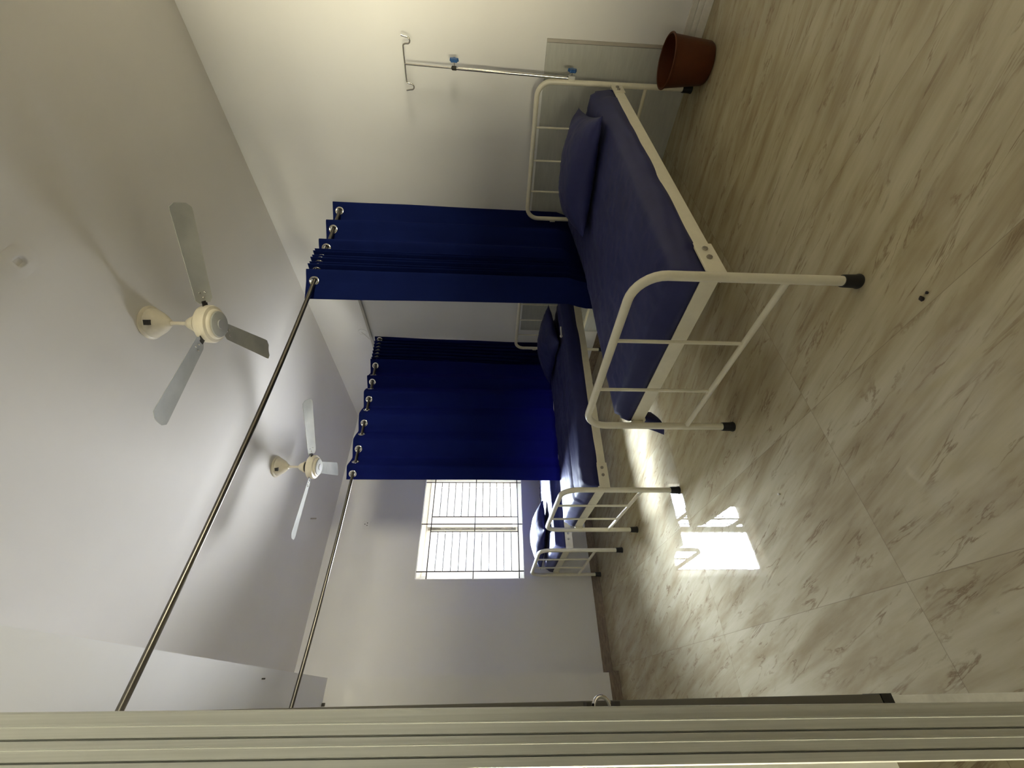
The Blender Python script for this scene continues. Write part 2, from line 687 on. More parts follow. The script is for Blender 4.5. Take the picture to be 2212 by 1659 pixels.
wall_with_hole('wall_far', 'x', YF, T, XL - T, WX, [WIN])
wall_with_hole('wall_left', 'y', XL - T, T, YN, YF, [LWIN])
wall_with_hole('wall_near', 'x', YN - T, T, XL - T, WX, [NWIN])
portal('far_window_daylight', ((WIN[0] + WIN[1]) / 2, YF + T + 0.02, (WIN[2] + WIN[3]) / 2), (0, -1, 0), WIN[1] - WIN[0], WIN[3] - WIN[2])
portal('left_window_daylight', (XL - T - 0.02, (LWIN[0] + LWIN[1]) / 2, (LWIN[2] + LWIN[3]) / 2), (1, 0, 0), LWIN[1] - LWIN[0], LWIN[3] - LWIN[2])
portal('near_window_fill', ((NWIN[0] + NWIN[1]) / 2, YN - T - 0.02, (NWIN[2] + NWIN[3]) / 2), (0, 1, 0), NWIN[1] - NWIN[0], NWIN[3] - NWIN[2])

# beam over the partition and the pilaster under it
bm = box(bm_new(), -0.35, YN, ZB, XB, YC, HC)
struct(obj('trim_1', bm, M['wall']), 'plain plastered beam running under the ceiling')
bm = box(bm_new(), -0.35, YC, 0, XB, YF, HC)
struct(obj('trim_2', bm, M['wall']), 'shallow pilaster at the end of the beam on the far wall')

# skirtings
SK = 0.092
bm = box(bm_new(), XB + 0.010, YF - 0.010, 0, WX, YF, SK)
struct(obj('baseboard_far', bm, M['skirting_brown'], bevel=0.001))
bm = box(bm_new(), -0.35, YC - 0.010, 0, XB + 0.010, YC, SK)
box(bm, XB, YC, 0, XB + 0.010, YF, SK)
struct(obj('baseboard_pilaster', bm, M['skirting_brown'], bevel=0.001))
bm = box(bm_new(), WX - 0.008, 3.06, 0, WX, YF - 0.010, SK)
struct(obj('baseboard_right', bm, M['skirting_brown'], bevel=0.001))
bm = bm_new()
for z0, z1, t in ((0.0, 0.046, 0.016), (0.050, 0.078, 0.015), (0.082, 0.118, 0.012)):
    box(bm, WX - t, YN, z0, WX, 0.645, z1)
box(bm, WX - 0.009, YN, 0.0, WX, 0.645, 0.116)
struct(obj('baseboard_right_near', bm, M['skirting_white'], bevel=0.003), 'glossy white ribbed skirting by the brown pail')


# ------------------------------------------------------------------ windows
def make_window(name, root_loc, rotz, w, h, detailed=True):
    """local: x along width 0..w, y outward, z 0..h"""
    root = bpy.data.objects.new(name, None)
    COL.objects.link(root)
    root.location = root_loc
    root.rotation_euler = (0, 0, rotz)
    root['kind'] = 'structure'
    FW, D0, D1 = 0.045, 0.070, 0.150
    bm = bm_new()
    for a in ((0, D0, 0, w, D1, FW), (0, D0, h - FW, w, D1, h), (0, D0, FW, FW, D1, h - FW), (w - FW, D0, FW, w, D1, h - FW)):
        box(bm, a[0], a[1], a[2], a[3], a[4], a[5])
    # stepped tracks of the sliding frame
    for yy in (0.085, 0.118):
        box(bm, FW, yy, FW, w - FW, yy + 0.006, FW + 0.014)
        box(bm, FW, yy, h - FW - 0.014, w - FW, yy + 0.006, h - FW)
    obj('frame', bm, M['upvc'], root, bevel=0.003)
    mid = w * 0.465
    SW = 0.050
    if name == 'window_2':
        obj('transom', box(bm_new(), FW, D0, 1.72, w - FW, D1, 2.04), M['upvc'], root, bevel=0.003)
    if not detailed:
        obj('pane', box(bm_new(), FW, 0.105, FW, w - FW, 0.109, h - FW), M['glass'], root)
    for k, (x0, x1, yy) in enumerate(() if not detailed else ((FW + 0.004, mid + 0.03, 0.080), (mid - 0.03, w - FW - 0.004, 0.112))):
        z0, z1 = FW + 0.008, h - FW - 0.008
        bm = bm_new()
        box(bm, x0, yy, z0, x1, yy + 0.028, z0 + SW)
        box(bm, x0, yy, z1 - SW, x1, yy + 0.028, z1)
        box(bm, x0, yy, z0 + SW, x0 + SW, yy + 0.028, z1 - SW)
        box(bm, x1 - SW, yy, z0 + SW, x1, yy + 0.028, z1 - SW)
        s = obj('sash', bm, M['upvc'], root, bevel=0.003)
        bm = box(bm_new(), x0 + SW, yy + 0.011, z0 + SW, x1 - SW, yy + 0.015, z1 - SW)
        obj('pane', bm, M['glass'], s)
        if detailed and k == 0:
            bm = box(bm_new(), x1 - SW + 0.008, yy - 0.0012, z0 + 0.02, x1 - 0.010, yy - 0.0002, z1 - 0.02)
            fo = obj('protective_film', bm, M['film'], s)
            fo['label'] = 'strip of printed protective film still on the meeting stile'
            # rows of small illegible print along the film
            bm = bm_new()
            rr = random.Random(4)
            zc = z0 + 0.04
            while zc < z1 - 0.10:
                ln = rr.choice((3, 4, 6))
                for q in range(ln):
                    hgt = rr.uniform(0.008, 0.016)
                    box(bm, x1 - SW / 2 - 0.006, yy - 0.0020, zc, x1 - SW / 2 + rr.uniform(0.002, 0.007), yy - 0.0012, zc + hgt)
                    zc += hgt + 0.004
                zc += rr.choice((0.02, 0.05, 0.08))
            obj('film_print', bm, plain('film_print', (0.20, 0.18, 0.16), 0.6), s)
    if detailed:
        yb = 0.030
        r = 0.0062
        zs = [h - 0.112 + (0.051 - (h - 0.112)) * i / 12 for i in range(13)]
        xa, xb, xc, xd, xe = 0.080, 0.508, 0.594, 0.680, w - 0.078
        for i, z in enumerate(zs):
            bm = bm_new()
            if i in (0, 6, 12):
                tube(bm, [(0.0, yb, z), (w, yb, z)], r, 8)
                obj('grille_rail', bm, M['grille'], root, smooth='auto')
            else:
                tube(bm, [(xa, yb, z), (xb, yb, z)], r * 0.85, 8)
                obj('grille_bar', bm, M['grille'], root, smooth='auto')
                bm = bm_new()
                tube(bm, [(xd, yb, z), (xe, yb, z)], r * 0.85, 8)
                obj('grille_bar', bm, M['grille'], root, smooth='auto')
        for x in (xa, xc, xe):
            bm = tube(bm_new(), [(x, yb, 0.0), (x, yb, h)], r, 8)
            obj('grille_upright', bm, M['grille'], root, smooth='auto')
        for x in (xb, xd):
            bm = tube(bm_new(), [(x, yb, zs[12]), (x, yb, zs[0])], r, 8)
            obj('grille_upright', bm, M['grille'], root, smooth='auto')
    return root


w1 = make_window('window_1', (WIN[0], YF, WIN[2]), 0, WIN[1] - WIN[0], WIN[3] - WIN[2])
w1['label'] = 'bright sliding window with a dark bar grille in the far wall'
w2 = make_window('window_2', (XL, LWIN[0], LWIN[2]), PI / 2, LWIN[1] - LWIN[0], LWIN[3] - LWIN[2], False)
w3 = make_window('added_fill_window', (NWIN[1], YN, NWIN[2]), PI, NWIN[1] - NWIN[0], NWIN[3] - NWIN[2], False)

# ------------------------------------------------------------------ aluminium partition beside the camera
pt = thing('aluminium_partition', 'grey ribbed aluminium partition post close to the camera, opposite the beds', 'partition', (0, 0.55, 0))
# stile: a box section with two open grooves and two raised ribs on the face
bm = bm_new()
prof = [(0.0, 0.075), (0.0, 0.0015), (-0.0015, 0.0), (-0.0105, 0.0), (-0.0110, -0.0010), (-0.0118, -0.0010), (-0.0123, 0.0), (-0.0205, 0.0), (-0.0208, 0.006), (-0.0220, 0.006), (-0.0223, 0.0),
        (-0.0280, 0.0), (-0.0284, -0.0008), (-0.0290, -0.0008), (-0.0294, 0.0), (-0.0372, 0.0), (-0.0375, 0.006), (-0.0387, 0.006), (-0.0390, 0.0), (-0.0462, 0.0), (-0.0475, 0.0015), (-0.0475, 0.075)]
LEAN0, LEANK = -0.0166, 0.011      # the post stands very slightly out of plumb
lo = [bm.verts.new((x + LEAN0, y, 0.0)) for x, y in prof]
hi = [bm.verts.new((x + LEAN0 + LEANK * ZB, y, ZB)) for x, y in prof]
for i in range(len(prof)):
    j = (i + 1) % len(prof)
    bm.faces.new((lo[i], lo[j], hi[j], hi[i]))
bm.faces.new(lo[::-1])
bm.faces.new(hi)
post = obj('post', bm, M['aluminium'], pt)
bm = box(bm_new(), -0.0560, 0.010, 0.785, -0.0476, 0.045, ZB)
for v in bm.verts:
    v.co.x += LEAN0 + LEANK * v.co.z
b_ = obj('glazing_bead', bm, M['white_plastic'], pt, bevel=0.001)
b_['label'] = 'pale bead along the edge of the post'
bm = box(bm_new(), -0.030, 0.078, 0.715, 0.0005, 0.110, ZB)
ds = obj('door_stop', bm, plain('aluminium_shade_tone', (0.12, 0.115, 0.095), 0.5), pt, bevel=0.001, loc=(0, 0.002, 0))  # aluminium in shade: the shade is put into a darker base colour
ds['label'] = 'aluminium door stop behind the post, toned dark for shade'
bm = box(bm_new(), -0.030, 0.080, 0.700, 0.001, 0.112, 0.714)
obj('stop_end', bm, M['rubber'], pt)
bm = box(bm_new(), -0.030, 0.080, 0.0, -0.001, 0.110, 0.700)
lp = obj('packing_strip', bm, plain('worn_white_paint', (0.86, 0.86, 0.82), 0.5, var=0.15, vscale=30), pt)
lp['label'] = 'worn white strip below the shade-toned door stop'
bm = bm_new()
torus(bm, (-0.0052, 0.060, 1.078), (0, 1, 0), 0.0095, 0.0022, flat=2.4)
lt = obj('latch', bm, M['chrome'], pt, smooth=True)
lt['label'] = 'small chrome ring latch'
bm = box(bm_new(), -0.006, 0.052, 1.058, -0.0005, 0.070, 1.064)
box(bm, -0.006, 0.052, 1.092, -0.0005, 0.070, 1.098)
obj('latch_plate', bm, M['dark_slot'], pt)
# far post, head rail, mid rail and glass running away from the post
bm = box(bm_new(), -0.062, 2.50, 0.0, -0.018, 2.55, ZB)
obj('post', bm, M['aluminium'], pt)
bm = box(bm_new(), -0.058, 0.113, 2.345, -0.022, YC - 0.55, 2.415)
obj('rail', bm, M['aluminium'], pt)
bm = box(bm_new(), -0.058, 0.113, 0.0, -0.032, 2.50, 0.05)
obj('rail', bm, M['aluminium'], pt)
bm = box(bm_new(), -0.047, 0.113, 0.05, -0.035, 2.50, 2.345)
obj('panel', bm, M['white_plastic'], pt)


# ------------------------------------------------------------------ beds
L_BED, W_BED = 1.907, 0.889
HW = W_BED / 2


def frame_path(ztop, rc):
    pts = [Vector((0, -HW, 0.012)), Vector((0, -HW, 0.3)), Vector((0, -HW, ztop - rc))]
    pts += arc((0, -HW + rc, ztop - rc), rc, PI, PI / 2, 8, (0, 1, 0), (0, 0, 1))[1:]
    pts += arc((0, HW - rc, ztop - rc), rc, PI / 2, 0, 8, (0, 1, 0), (0, 0, 1))
    pts += [Vector((0, HW, 0.3)), Vector((0, HW, 0.012))]
    return pts


def make_bed(name, label, loc):
    root = thing(name, label, 'bed', loc, 0, 'white metal hospital beds along the wall')
    # foot end
    R1 = 0.0165
    ff = obj('foot_frame', tube(bm_new(), frame_path(0.751, 0.105), R1, 18), M['cream_metal'], root, smooth='auto')
    obj('lower_rail', tube(bm_new(), [(0, -HW, 0.241), (0, HW, 0.241)], 0.0115, 14), M['cream_metal'], ff, smooth='auto')
    for y in (-0.142, 0.158):
        obj('bar', tube(bm_new(), [(0, y, 0.241), (0, y, 0.751)], 0.0075, 12), M['cream_metal'], ff, smooth='auto')
    for s in (-1, 1):
        bm = lathe(bm_new(), [(0, 0.0), (0.0235, 0.0), (0.025, 0.004), (0.0222, 0.014), (0.0215, 0.05), (0.0205, 0.058), (0.016, 0.058)], 24, (0, s * HW, 0))
        obj('rubber_foot', bm, M['rubber'], ff, smooth='auto')
    # head end
    hf_pts = [p + Vector((L_BED, 0, 0)) for p in frame_path(0.957, 0.085)]
    hf = obj('head_frame', tube(bm_new(), hf_pts, 0.0155, 18), M['cream_metal'], root, smooth='auto')
    obj('lower_rail', tube(bm_new(), [(L_BED, -HW, 0.287), (L_BED, HW, 0.287)], 0.011, 14), M['cream_metal'], hf, smooth='auto')
    for y in (-0.19, 0.018, 0.235):
        obj('bar', tube(bm_new(), [(L_BED, y, 0.287), (L_BED, y, 0.957)], 0.0062, 12), M['cream_metal'], hf, smooth='auto')
    for s in (-1, 1):
        bm = lathe(bm_new(), [(0, 0.0), (0.0235, 0.0), (0.025, 0.004), (0.0222, 0.014), (0.0215, 0.05), (0.0205, 0.058), (0.016, 0.058)], 24, (L_BED, s * HW, 0))
        obj('rubber_foot', bm, M['rubber'], hf, smooth='auto')
    # saline-pole sockets on the head legs
    for s in (-1, 1):
        bm = box(bm_new(), L_BED - 0.013, s * (HW + 0.014) - 0.006, 0.735, L_BED + 0.013, s * (HW + 0.014) + 0.006, 0.775)
        obj('pole_socket', bm, M['cream_metal'], hf, bevel=0.002)
    # side rails: angle iron, bracket plates and bolts
    for s in (-1, 1):
        yo = s * HW
        bm = box(bm_new(), 0.012, yo - 0.002, 0.452, L_BED - 0.012, yo + 0.002, 0.512)
        y_in = yo - s * 0.032
        box(bm, 0.012, min(yo, y_in), 0.452, L_BED - 0.012, max(yo, y_in), 0.456)
        rl = obj('side_rail', bm, M['cream_metal'], root, bevel=0.001)
        for xa, xb in ((0.010, 0.185), (L_BED - 0.145, L_BED - 0.010)):
            ya, yb = (yo - 0.007, yo - 0.0022) if s < 0 else (yo + 0.0022, yo + 0.007)
            bm = box(bm_new(), xa, ya, 0.445, xb, yb, 0.512)
            obj('bracket_plate', bm, M['cream_metal'], rl, bevel=0.002)
            c1 = 0.098 if xa < 0.5 else L_BED - 0.068
            for xq in (c1, c1 + 0.050) if xa < 0.5 else (c1 - 0.040, c1):
                bm = tube(bm_new(), [(xq, yo + s * 0.006, 0.481), (xq, yo + s * 0.014, 0.481)], 0.0105, 6)
                obj('bolt', bm, M['bolt'], rl, bevel=0.0015)
    # end rails and sheet-steel deck
    for x in (0.030, L_BED - 0.030):
        bm = box(bm_new(), x - 0.002, -HW + 0.002, 0.452, x + 0.002, HW - 0.002, 0.514)
        obj('end_rail', bm, M['cream_metal'], root, bevel=0.001)
    bm = box(bm_new(), 0.034, -HW + 0.004, 0.498, L_BED - 0.034, HW - 0.004, 0.502)
    obj('deck', bm, M['cream_metal'], root)
    return root


BY = [(0.811 + 1.700) / 2, (2.441 + 3.327) / 2, (3.817 + 4.703) / 2]
BX = 1.079
bed1 = make_bed('hospital_bed', 'cream metal hospital bed nearest the camera, beside the brown pail', (BX, BY[0], 0))
bed1.rotation_euler = (0, 0, BROT[0])
bed2 = dup(bed1, (BX, BY[1], 0), 'cream metal hospital bed in the middle, between the two blue curtains', BROT[1])
bed3 = dup(bed1, (BX, BY[2], 0), 'cream metal hospital bed under the barred window', BROT[2])


# ------------------------------------------------------------------ mattresses under blue sheets
def make_mattress(name, label, loc, seed, lift=0.045, crease=False, x0=0.040, x1=1.805):
    nx, ny = 120, 64
    top0, bot = 0.605, 0.503
    w = 0.868
    bm = bm_new()
    off = Vector((seed * 7.3, seed * 3.1, 0))
    girth = w / 2
    ring_n = ny
    rows = []
    rc = 0.035

    def prof(t):
        """t in 0..1 from the near lower edge over the top to the far lower edge -> (y, h 0..1)"""
        side = 0.16
        if t < side:
            return -1.0, t / side
        if t > 1 - side:
            return 1.0, (1 - t) / side
        return -1 + 2 * (t - side) / (1 - 2 * side), 1.0

    for i in range(nx + 1):
        u = i / nx
        x = x0 + (x1 - x0) * u
        raise_ = lift * max(0, (u - 0.62) / 0.38) ** 1.3
        endf = min(u, 1 - u) * (x1 - x0)
        row = []
        for j in range(ny + 1):
            t = j / ny
            yy, h = prof(t)
            y = yy * girth
            topz = top0 + raise_
            # rounded shoulders
            edge = girth - abs(y)
            rz = 0.0
            if h >= 1.0:
                if edge < rc:
                    rz = rc - math.sqrt(max(0, rc * rc - (rc - edge) ** 2))
                if endf < rc:
                    rz = max(rz, rc - math.sqrt(max(0, rc * rc - (rc - endf) ** 2)))
                z = topz - rz
                # long sheet wrinkles and soft hollows
                p = Vector((x * 1.6, y * 7.0, 0)) + off
                wr = noise.noise(p) * 0.007 + noise.noise(Vector((x * 5.0, y * 22.0, 2.0)) + off) * 0.0050
                p2 = Vector((x * 9.0 + y * 9, y * 30.0 - x * 3, 5.0)) + off
                rid = 1.0 - abs(noise.noise(p2))
                wr += max(0, rid - 0.84) * 0.060 * (0.5 + 0.5 * noise.noise(Vector((x * 2, y * 3, 9)) + off))
                crown = 0.010 * (1 - (y / girth) ** 2)
                z += (wr + crown) * min(1, edge / 0.05) * min(1, endf / 0.05 + 0.15)
                if crease:
                    z += 0.010 * math.exp(-((y + 0.10) / 0.014) ** 2) - 0.008 * math.exp(-((y + 0.13) / 0.012) ** 2)
            else:
                lowz = bot - 0.001 - 0.010 * noise.noise(Vector((x * 3.0, yy * 4, 3.3)) + off) if endf > 0.12 else bot
                z = lowz + (topz - rc - lowz) * h
                bulge = 0.010 * math.sin(PI * min(1, h)) + 0.006 * noise.noise(Vector((x * 6.0, h * 2, yy)) + off) * min(1, h * 3)
                sag = 0.011 * (1 - h)
                y = yy * (girth + bulge + sag * (1 if endf > 0.12 else 0))
            row.append(bm.verts.new((x, y, z)))
        rows.append(row)
    for i in range(nx):
        for j in range(ny):
            bm.faces.new((rows[i][j], rows[i + 1][j], rows[i + 1][j + 1], rows[i][j + 1]))
    # ends: curved drop faces
    for i, sgn in ((0, -1), (nx, 1)):
        prev = rows[i]
        for k in range(1, 9):
            f = k / 8
            cur = []
            for j in range(ny + 1):
                p = rows[i][j].co
                hz = max(p.z - bot, 0.0)
                q = Vector((p.x + sgn * (0.014 * math.sin(PI * f) + 0.003 * noise.noise(Vector((p.y * 16, f * 2, seed)))), p.y, p.z - hz * f if p.z > bot else p.z))
                cur.append(bm.verts.new(q))
            for j in range(ny):
                bm.faces.new((prev[j], prev[j + 1], cur[j + 1], cur[j]))
            prev = cur
    # underside
    bmesh.ops.remove_doubles(bm, verts=bm.verts, dist=0.0006)
    root = obj(name, bm, M['sheet'], None, smooth=True, loc=loc)
    tag(root, label, 'mattress', 'blue sheeted mattresses on the hospital beds')
    return root


m1 = make_mattress('mattress', 'blue sheeted mattress on the bed nearest the camera, one sheet corner hanging down', (BX, BY[0], 0), 1, 0.05)
m2 = make_mattress('mattress', 'blue sheeted mattress on the middle bed between the curtains', (BX, BY[1], 0), 2, 0.02, True)
m3 = make_mattress('mattress', 'blue sheeted mattress under the barred window', (BX, BY[2], 0), 3, 0.0)

for m_, r_ in zip((m1, m2, m3), BROT):
    m_.rotation_euler = (0, 0, r_)

# the sheet corner that hangs below the rail at the far foot corner of the first bed
bm = bm_new()
rows = []
for i in range(13):
    f = i / 12
    row = []
    for j in range(9):
        g = j / 8
        x = 0.012 + 0.10 * g + 0.012 * math.sin(3 * f + 4 * g)
        y = HW + 0.020 + 0.070 * f * (1 - 0.6 * g) + 0.014 * math.sin(5 * g + 2 * f)
        z = 0.500 - (0.185 - 0.060 * g * g) * f
        row.append(bm.verts.new((x, y, z)))
    rows.append(row)
for i in range(12):
    for j in range(8):
        bm.faces.new((rows[i][j], rows[i][j + 1], rows[i + 1][j + 1], rows[i + 1][j]))
sc_ = obj('sheet_corner', bm, M['sheet'], m1, smooth=True)
so = sc_.modifiers.new('thickness', 'SOLIDIFY')
so.thickness = 0.003
sc_['label'] = 'loose corner of the sheet hanging below the rail'


# ------------------------------------------------------------------ pillows
def make_pillow(name, label, loc, rot, lx, ly, h, seed):
    n = 44
    bm = bm_new()
    off = Vector((seed * 5.1, seed * 2.7, 0))
    grid = {}
    for side in (1, -1):
        for i in range(n + 1):
            for j in range(n + 1):
                u, v = -1 + 2 * i / n, -1 + 2 * j / n
                border = i in (0, n) or j in (0, n)
                if border and side == -1:
                    grid[(side, i, j)] = grid[(1, i, j)]
                    continue
                # pillow outline: edges pulled in, corners left pointed
                pin = 1 - 0.075 * (1 - v * v)
                pin2 = 1 - 0.075 * (1 - u * u)
                x = u * lx / 2 * pin
                y = v * ly / 2 * pin2
                t = ((1 - abs(u) ** 2.4) * (1 - abs(v) ** 2.4))
                t = max(0, t) ** 0.55
                z = side * h / 2 * t * (1.0 if side > 0 else 0.36)
                wr = noise.noise(Vector((x * 9, y * 9, side * 3)) + off) * 0.010 + (max(0, 0.9 - abs(noise.noise(Vector((x * 14 + y * 6, y * 18, 4)) + off)) * 3) ** 2) * 0.006
                z += wr * (1 - t * 0.35) * (0 if border else 1)
                if border:
                    z += 0.012 * noise.noise(Vector((x * 10, y * 10, 8)) + off)
                grid[(side, i, j)] = bm.verts.new((x, y, z))
    for side in (1, -1):
        for i in range(n):
            for j in range(n):
                q = (grid[(side, i, j)], grid[(side, i + 1, j)], grid[(side, i + 1, j + 1)], grid[(side, i, j + 1)])
                if len(set(q)) == 4:
                    try:
                        bm.faces.new(q)
                    except ValueError:
                        pass
    o = obj(name, bm, M['sheet'], None, smooth=True, loc=loc)
    o.rotation_euler = rot
    return tag(o, label, 'pillow', 'blue pillows on the hospital beds')


make_pillow('pillow', 'large blue pillow at the head of the bed nearest the camera', (2.575, 1.185, 0.680), (0.0, -0.10, 0.25), 0.50, 0.64, 0.235, 1)
make_pillow('pillow', 'blue pillow at the head of the middle bed, between the curtains', (2.64, 2.80, 0.672), (0.0, -0.12, -0.05), 0.46, 0.62, 0.20, 2)
make_pillow('pillow', 'blue pillow lit from behind near the foot of the bed under the window', (1.385, 4.33, 0.660), (0.0, 0.05, 0.45), 0.42, 0.56, 0.23, 3)

# small white pipe stub by the pillow of the middle bed
st = thing('pipe_stub', 'short white plastic pipe stub lying at the edge of the middle mattress, by its pillow', 'pipe', (2.46, 2.425, 0.626))
obj('tube', tube(bm_new(), [(0.03, -0.012, 0.009), (-0.055, 0.004, 0.009)], 0.0075, 12), M['white_plastic'], st, smooth='auto')
bm = bm_new()
bmesh.ops.create_uvsphere(bm, u_segments=16, v_segments=10, radius=0.013, matrix=Matrix.Translation((-0.060, 0.005, 0.011)))
obj('end_ball', bm, M['white_plastic'], st, smooth=True)


# ------------------------------------------------------------------ curtains and rods
def make_rod(name, label, y, z_wall, z_mid, z_left):
    t = thing(name, label, 'curtain rod', (WX, y, z_wall))
    x_l = -0.022
    pts = []
    for i in range(41):
        f = i / 40
        x = WX + (x_l - WX) * f
        z = z_wall + (z_left - z_wall) * f - (0.5 * (z_wall + z_left) - z_mid) * 4 * f * (1 - f)
        pts.append((x - WX, 0, z - z_wall))
    obj('pipe', tube(bm_new(), pts, 0.0125, 16), M['steel'], t, smooth='auto')
    bm = tube(bm_new(), [(0.0, 0, 0), (-0.010, 0, 0)], 0.024, 20)
    obj('wall_flange', bm, M['steel'], t, smooth='auto')

    def zrod(x):
        f = (WX - x) / (WX - x_l)
        return z_wall + (z_left - z_wall) * f - (0.5 * (z_wall + z_left) - z_mid) * 4 * f * (1 - f)
    return zrod


Y1, Y2 = 1.753, 3.235
zrod1 = make_rod('curtain_rod', 'nearer steel curtain rod crossing the room above the first bed', Y1, 2.405, 2.353, 2.392)
zrod2 = make_rod('curtain_rod', 'farther steel curtain rod crossing the room before the window', Y2, 2.400, 2.352, 2.392)


def make_curtain(name, label, y0, ctrl, eyes, zrod, zbot, seed, hem_left=0.0, top_above=0.05, push=0.0):
    """ctrl: plan polyline [(x, dy)] ; eyes: list of x-intervals index -> arc positions found where dy crosses 0"""
    root = thing(name, label, 'curtain', (ctrl[0][0], y0, zbot))
    # resample the plan curve with Catmull-Rom smoothing
    P = [Vector((x, dy, 0)) for x, dy in ctrl]
    dense = []
    for i in range(len(P) - 1):
        p0 = P[max(i - 1, 0)]
        p1, p2 = P[i], P[i + 1]
        p3 = P[min(i + 2, len(P) - 1)]
        for k in range(16):
            t = k / 16
            m1_, m2_ = (p2 - p0) * 0.30, (p3 - p1) * 0.30
            h00 = 2 * t ** 3 - 3 * t ** 2 + 1
            h10 = t ** 3 - 2 * t ** 2 + t
            h01 = -2 * t ** 3 + 3 * t ** 2
            h11 = t ** 3 - t ** 2
            dense.append(h00 * p1 + h10 * m1_ + h01 * p2 + h11 * m2_)
    dense.append(P[-1])
    S = [0.0]
    for a, b in zip(dense, dense[1:]):
        S.append(S[-1] + (b - a).length)
    total = S[-1]
    ns = int(total / 0.0065)
    samp = []
    j = 0
    for i in range(ns + 1):
        s = total * i / ns
        while j < len(S) - 2 and S[j + 1] < s:
            j += 1
        f = (s - S[j]) / max(1e-9, S[j + 1] - S[j])
        samp.append(dense[j].lerp(dense[j + 1], f))
    # eyelet positions: sign changes of dy nearest to the requested x
    cross = []
    for i in range(ns):
        if samp[i].y == 0 or samp[i].y * samp[i + 1].y < 0:
            cross.append(i)
    holes = []
    for i in cross:
        p = samp[i]
        tang = (samp[min(i + 2, ns)] - samp[max(i - 2, 0)]).normalized()
        holes.append((i, p, tang))
    keep = []
    for h in holes:
        if not keep or total * (h[0] - keep[-1][0]) / ns > 0.062:
            keep.append(h)
    holes = keep
    zs_top = [0.0065 * k for k in range(19)]       # fine rows through the eyelet band
    rest = []
    zz = zs_top[-1]
    ztop0 = zrod(ctrl[0][0]) + top_above
    depth = ztop0 - zbot
    while zz < depth:
        zz += 0.06
        rest.append(min(zz, depth))
    zlist = zs_top + rest
    off = Vector((seed * 4.3, seed * 9.1, 0))
    bm = bm_new()
    grid = []
    cx0 = ctrl[0][0]
    for k, dz in enumerate(zlist):
        row = []
        fdown = dz / depth
        for i, p in enumerate(samp):
            zt = zrod(p.x) + top_above
            # folds relax and wander on the way down
            am = 1.0 - 0.30 * fdown
            x = p.x + 0.018 * fdown * noise.noise(Vector((i * 0.02, fdown * 1.4, 1)) + off) - hem_left * fdown * fdown * (cx0 - p.x) / max(0.1, cx0 - samp[-1].x)
            y = p.y * am + 0.030 * fdown * noise.noise(Vector((i * 0.012, fdown * 1.2, 7)) + off) \
                + 0.006 * min(1, fdown * 6) * noise.noise(Vector((i * 0.06, fdown * 3.0, 3)) + off)
            x = min(x, WX - 0.006)
            # the bed behind pushes the lower part of the curtain back
            zabs = zt - dz * ((zt - zbot) / depth)
            q = min(1.0, max(0.0, (0.72 - zabs) / 0.12))
            y += push * q * q * (3 - 2 * q)
            if p.x > 2.6 and y0 > 3:
                y += 0.035 * min(1.0, (p.x - 2.6) / 0.25) * min(1.0, max(0.0, (2.2 - zabs) / 1.2))
            row.append(bm.verts.new((x - cx0, y, zt - dz * ((zt - zbot) / depth) - zbot)))
        grid.append(row)
    skip = set()
    for hi_, p, tg in holes:
        for i in range(max(0, hi_ - 8), min(ns, hi_ + 8)):
            for k in range(len(zs_top) - 1):
                ds = total * (i + 0.5 - hi_) / ns
                dz = zlist[k] + 0.00325 - top_above
                if ds * ds + dz * dz < 0.0225 ** 2:
                    skip.add((k, i))
    for k in range(len(zlist) - 1):
        for i in range(ns):
            if (k, i) in skip:
                continue
            bm.faces.new((grid[k][i], grid[k][i + 1], grid[k + 1][i + 1], grid[k + 1][i]))
    fab = obj('fabric', bm, M['curtain'], root, smooth=True)
    so = fab.modifiers.new('thickness', 'SOLIDIFY')
    so.thickness = 0.0015
    for hi_, p, tg in holes:
        nrm = Vector((-tg.y, tg.x, 0))
        zt = zrod(p.x)
        bm = torus(bm_new(), (p.x - cx0, p.y, zt - zbot), nrm, 0.0265, 0.0065, 26, 8, 0.40)
        obj('eyelet', bm, M['chrome'], root, smooth=True)
    return root


A = 0.045
c1 = [(3.099, -0.030), (3.075, -A), (3.017, 0.0), (2.950, A), (2.885, 0.0), (2.822, -A), (2.764, 0.0), (2.700, A), (2.640, 0.0), (2.580, -A),
      (2.530, 0.0), (2.490, A)]
x = 2.462
for k in range(6):
    c1 += [(x + 0.012, 0.0), (x, -0.050 - 0.010 * (k % 2)), (x - 0.010, 0.0), (x - 0.020, 0.055)]
    x -= 0.036
c1 += [(2.252, 0.0), (2.236, -0.050), (2.169, 0.0), (2.064, 0.052)]
make_curtain('eyelet_curtain', 'narrower navy curtain between the near and middle beds', Y1, c1, None, zrod1, 0.33, 1, 0.0, push=0.035)

c2 = [(3.098, -0.03)]
x = 3.085
for k in range(7):
    c2 += [(x, -0.026), (x - 0.014, 0.0), (x - 0.026, 0.055), (x - 0.034, 0.0)]
    x -= 0.045
B = 0.040
full = [2.719, 2.506, 2.299, 2.036, 1.770, 1.531]
edge = [2.600, 2.428, 2.184, 1.920, 1.647]
c2 += [(2.775, -B)]
for i, xf in enumerate(full):
    c2.append((xf, 0.0))
    if i < len(edge):
        e = edge[i]
        nx_ = full[i + 1]
        c2 += [((xf + e) / 2, B), (e, 0.0), ((e + nx_) / 2, -B)]
c2 += [(1.495, 0.020)]
make_curtain('eyelet_curtain', 'wider navy curtain between the middle bed and the window, lit from behind', Y2, c2, None, zrod2, 0.606, 2, 0.0)


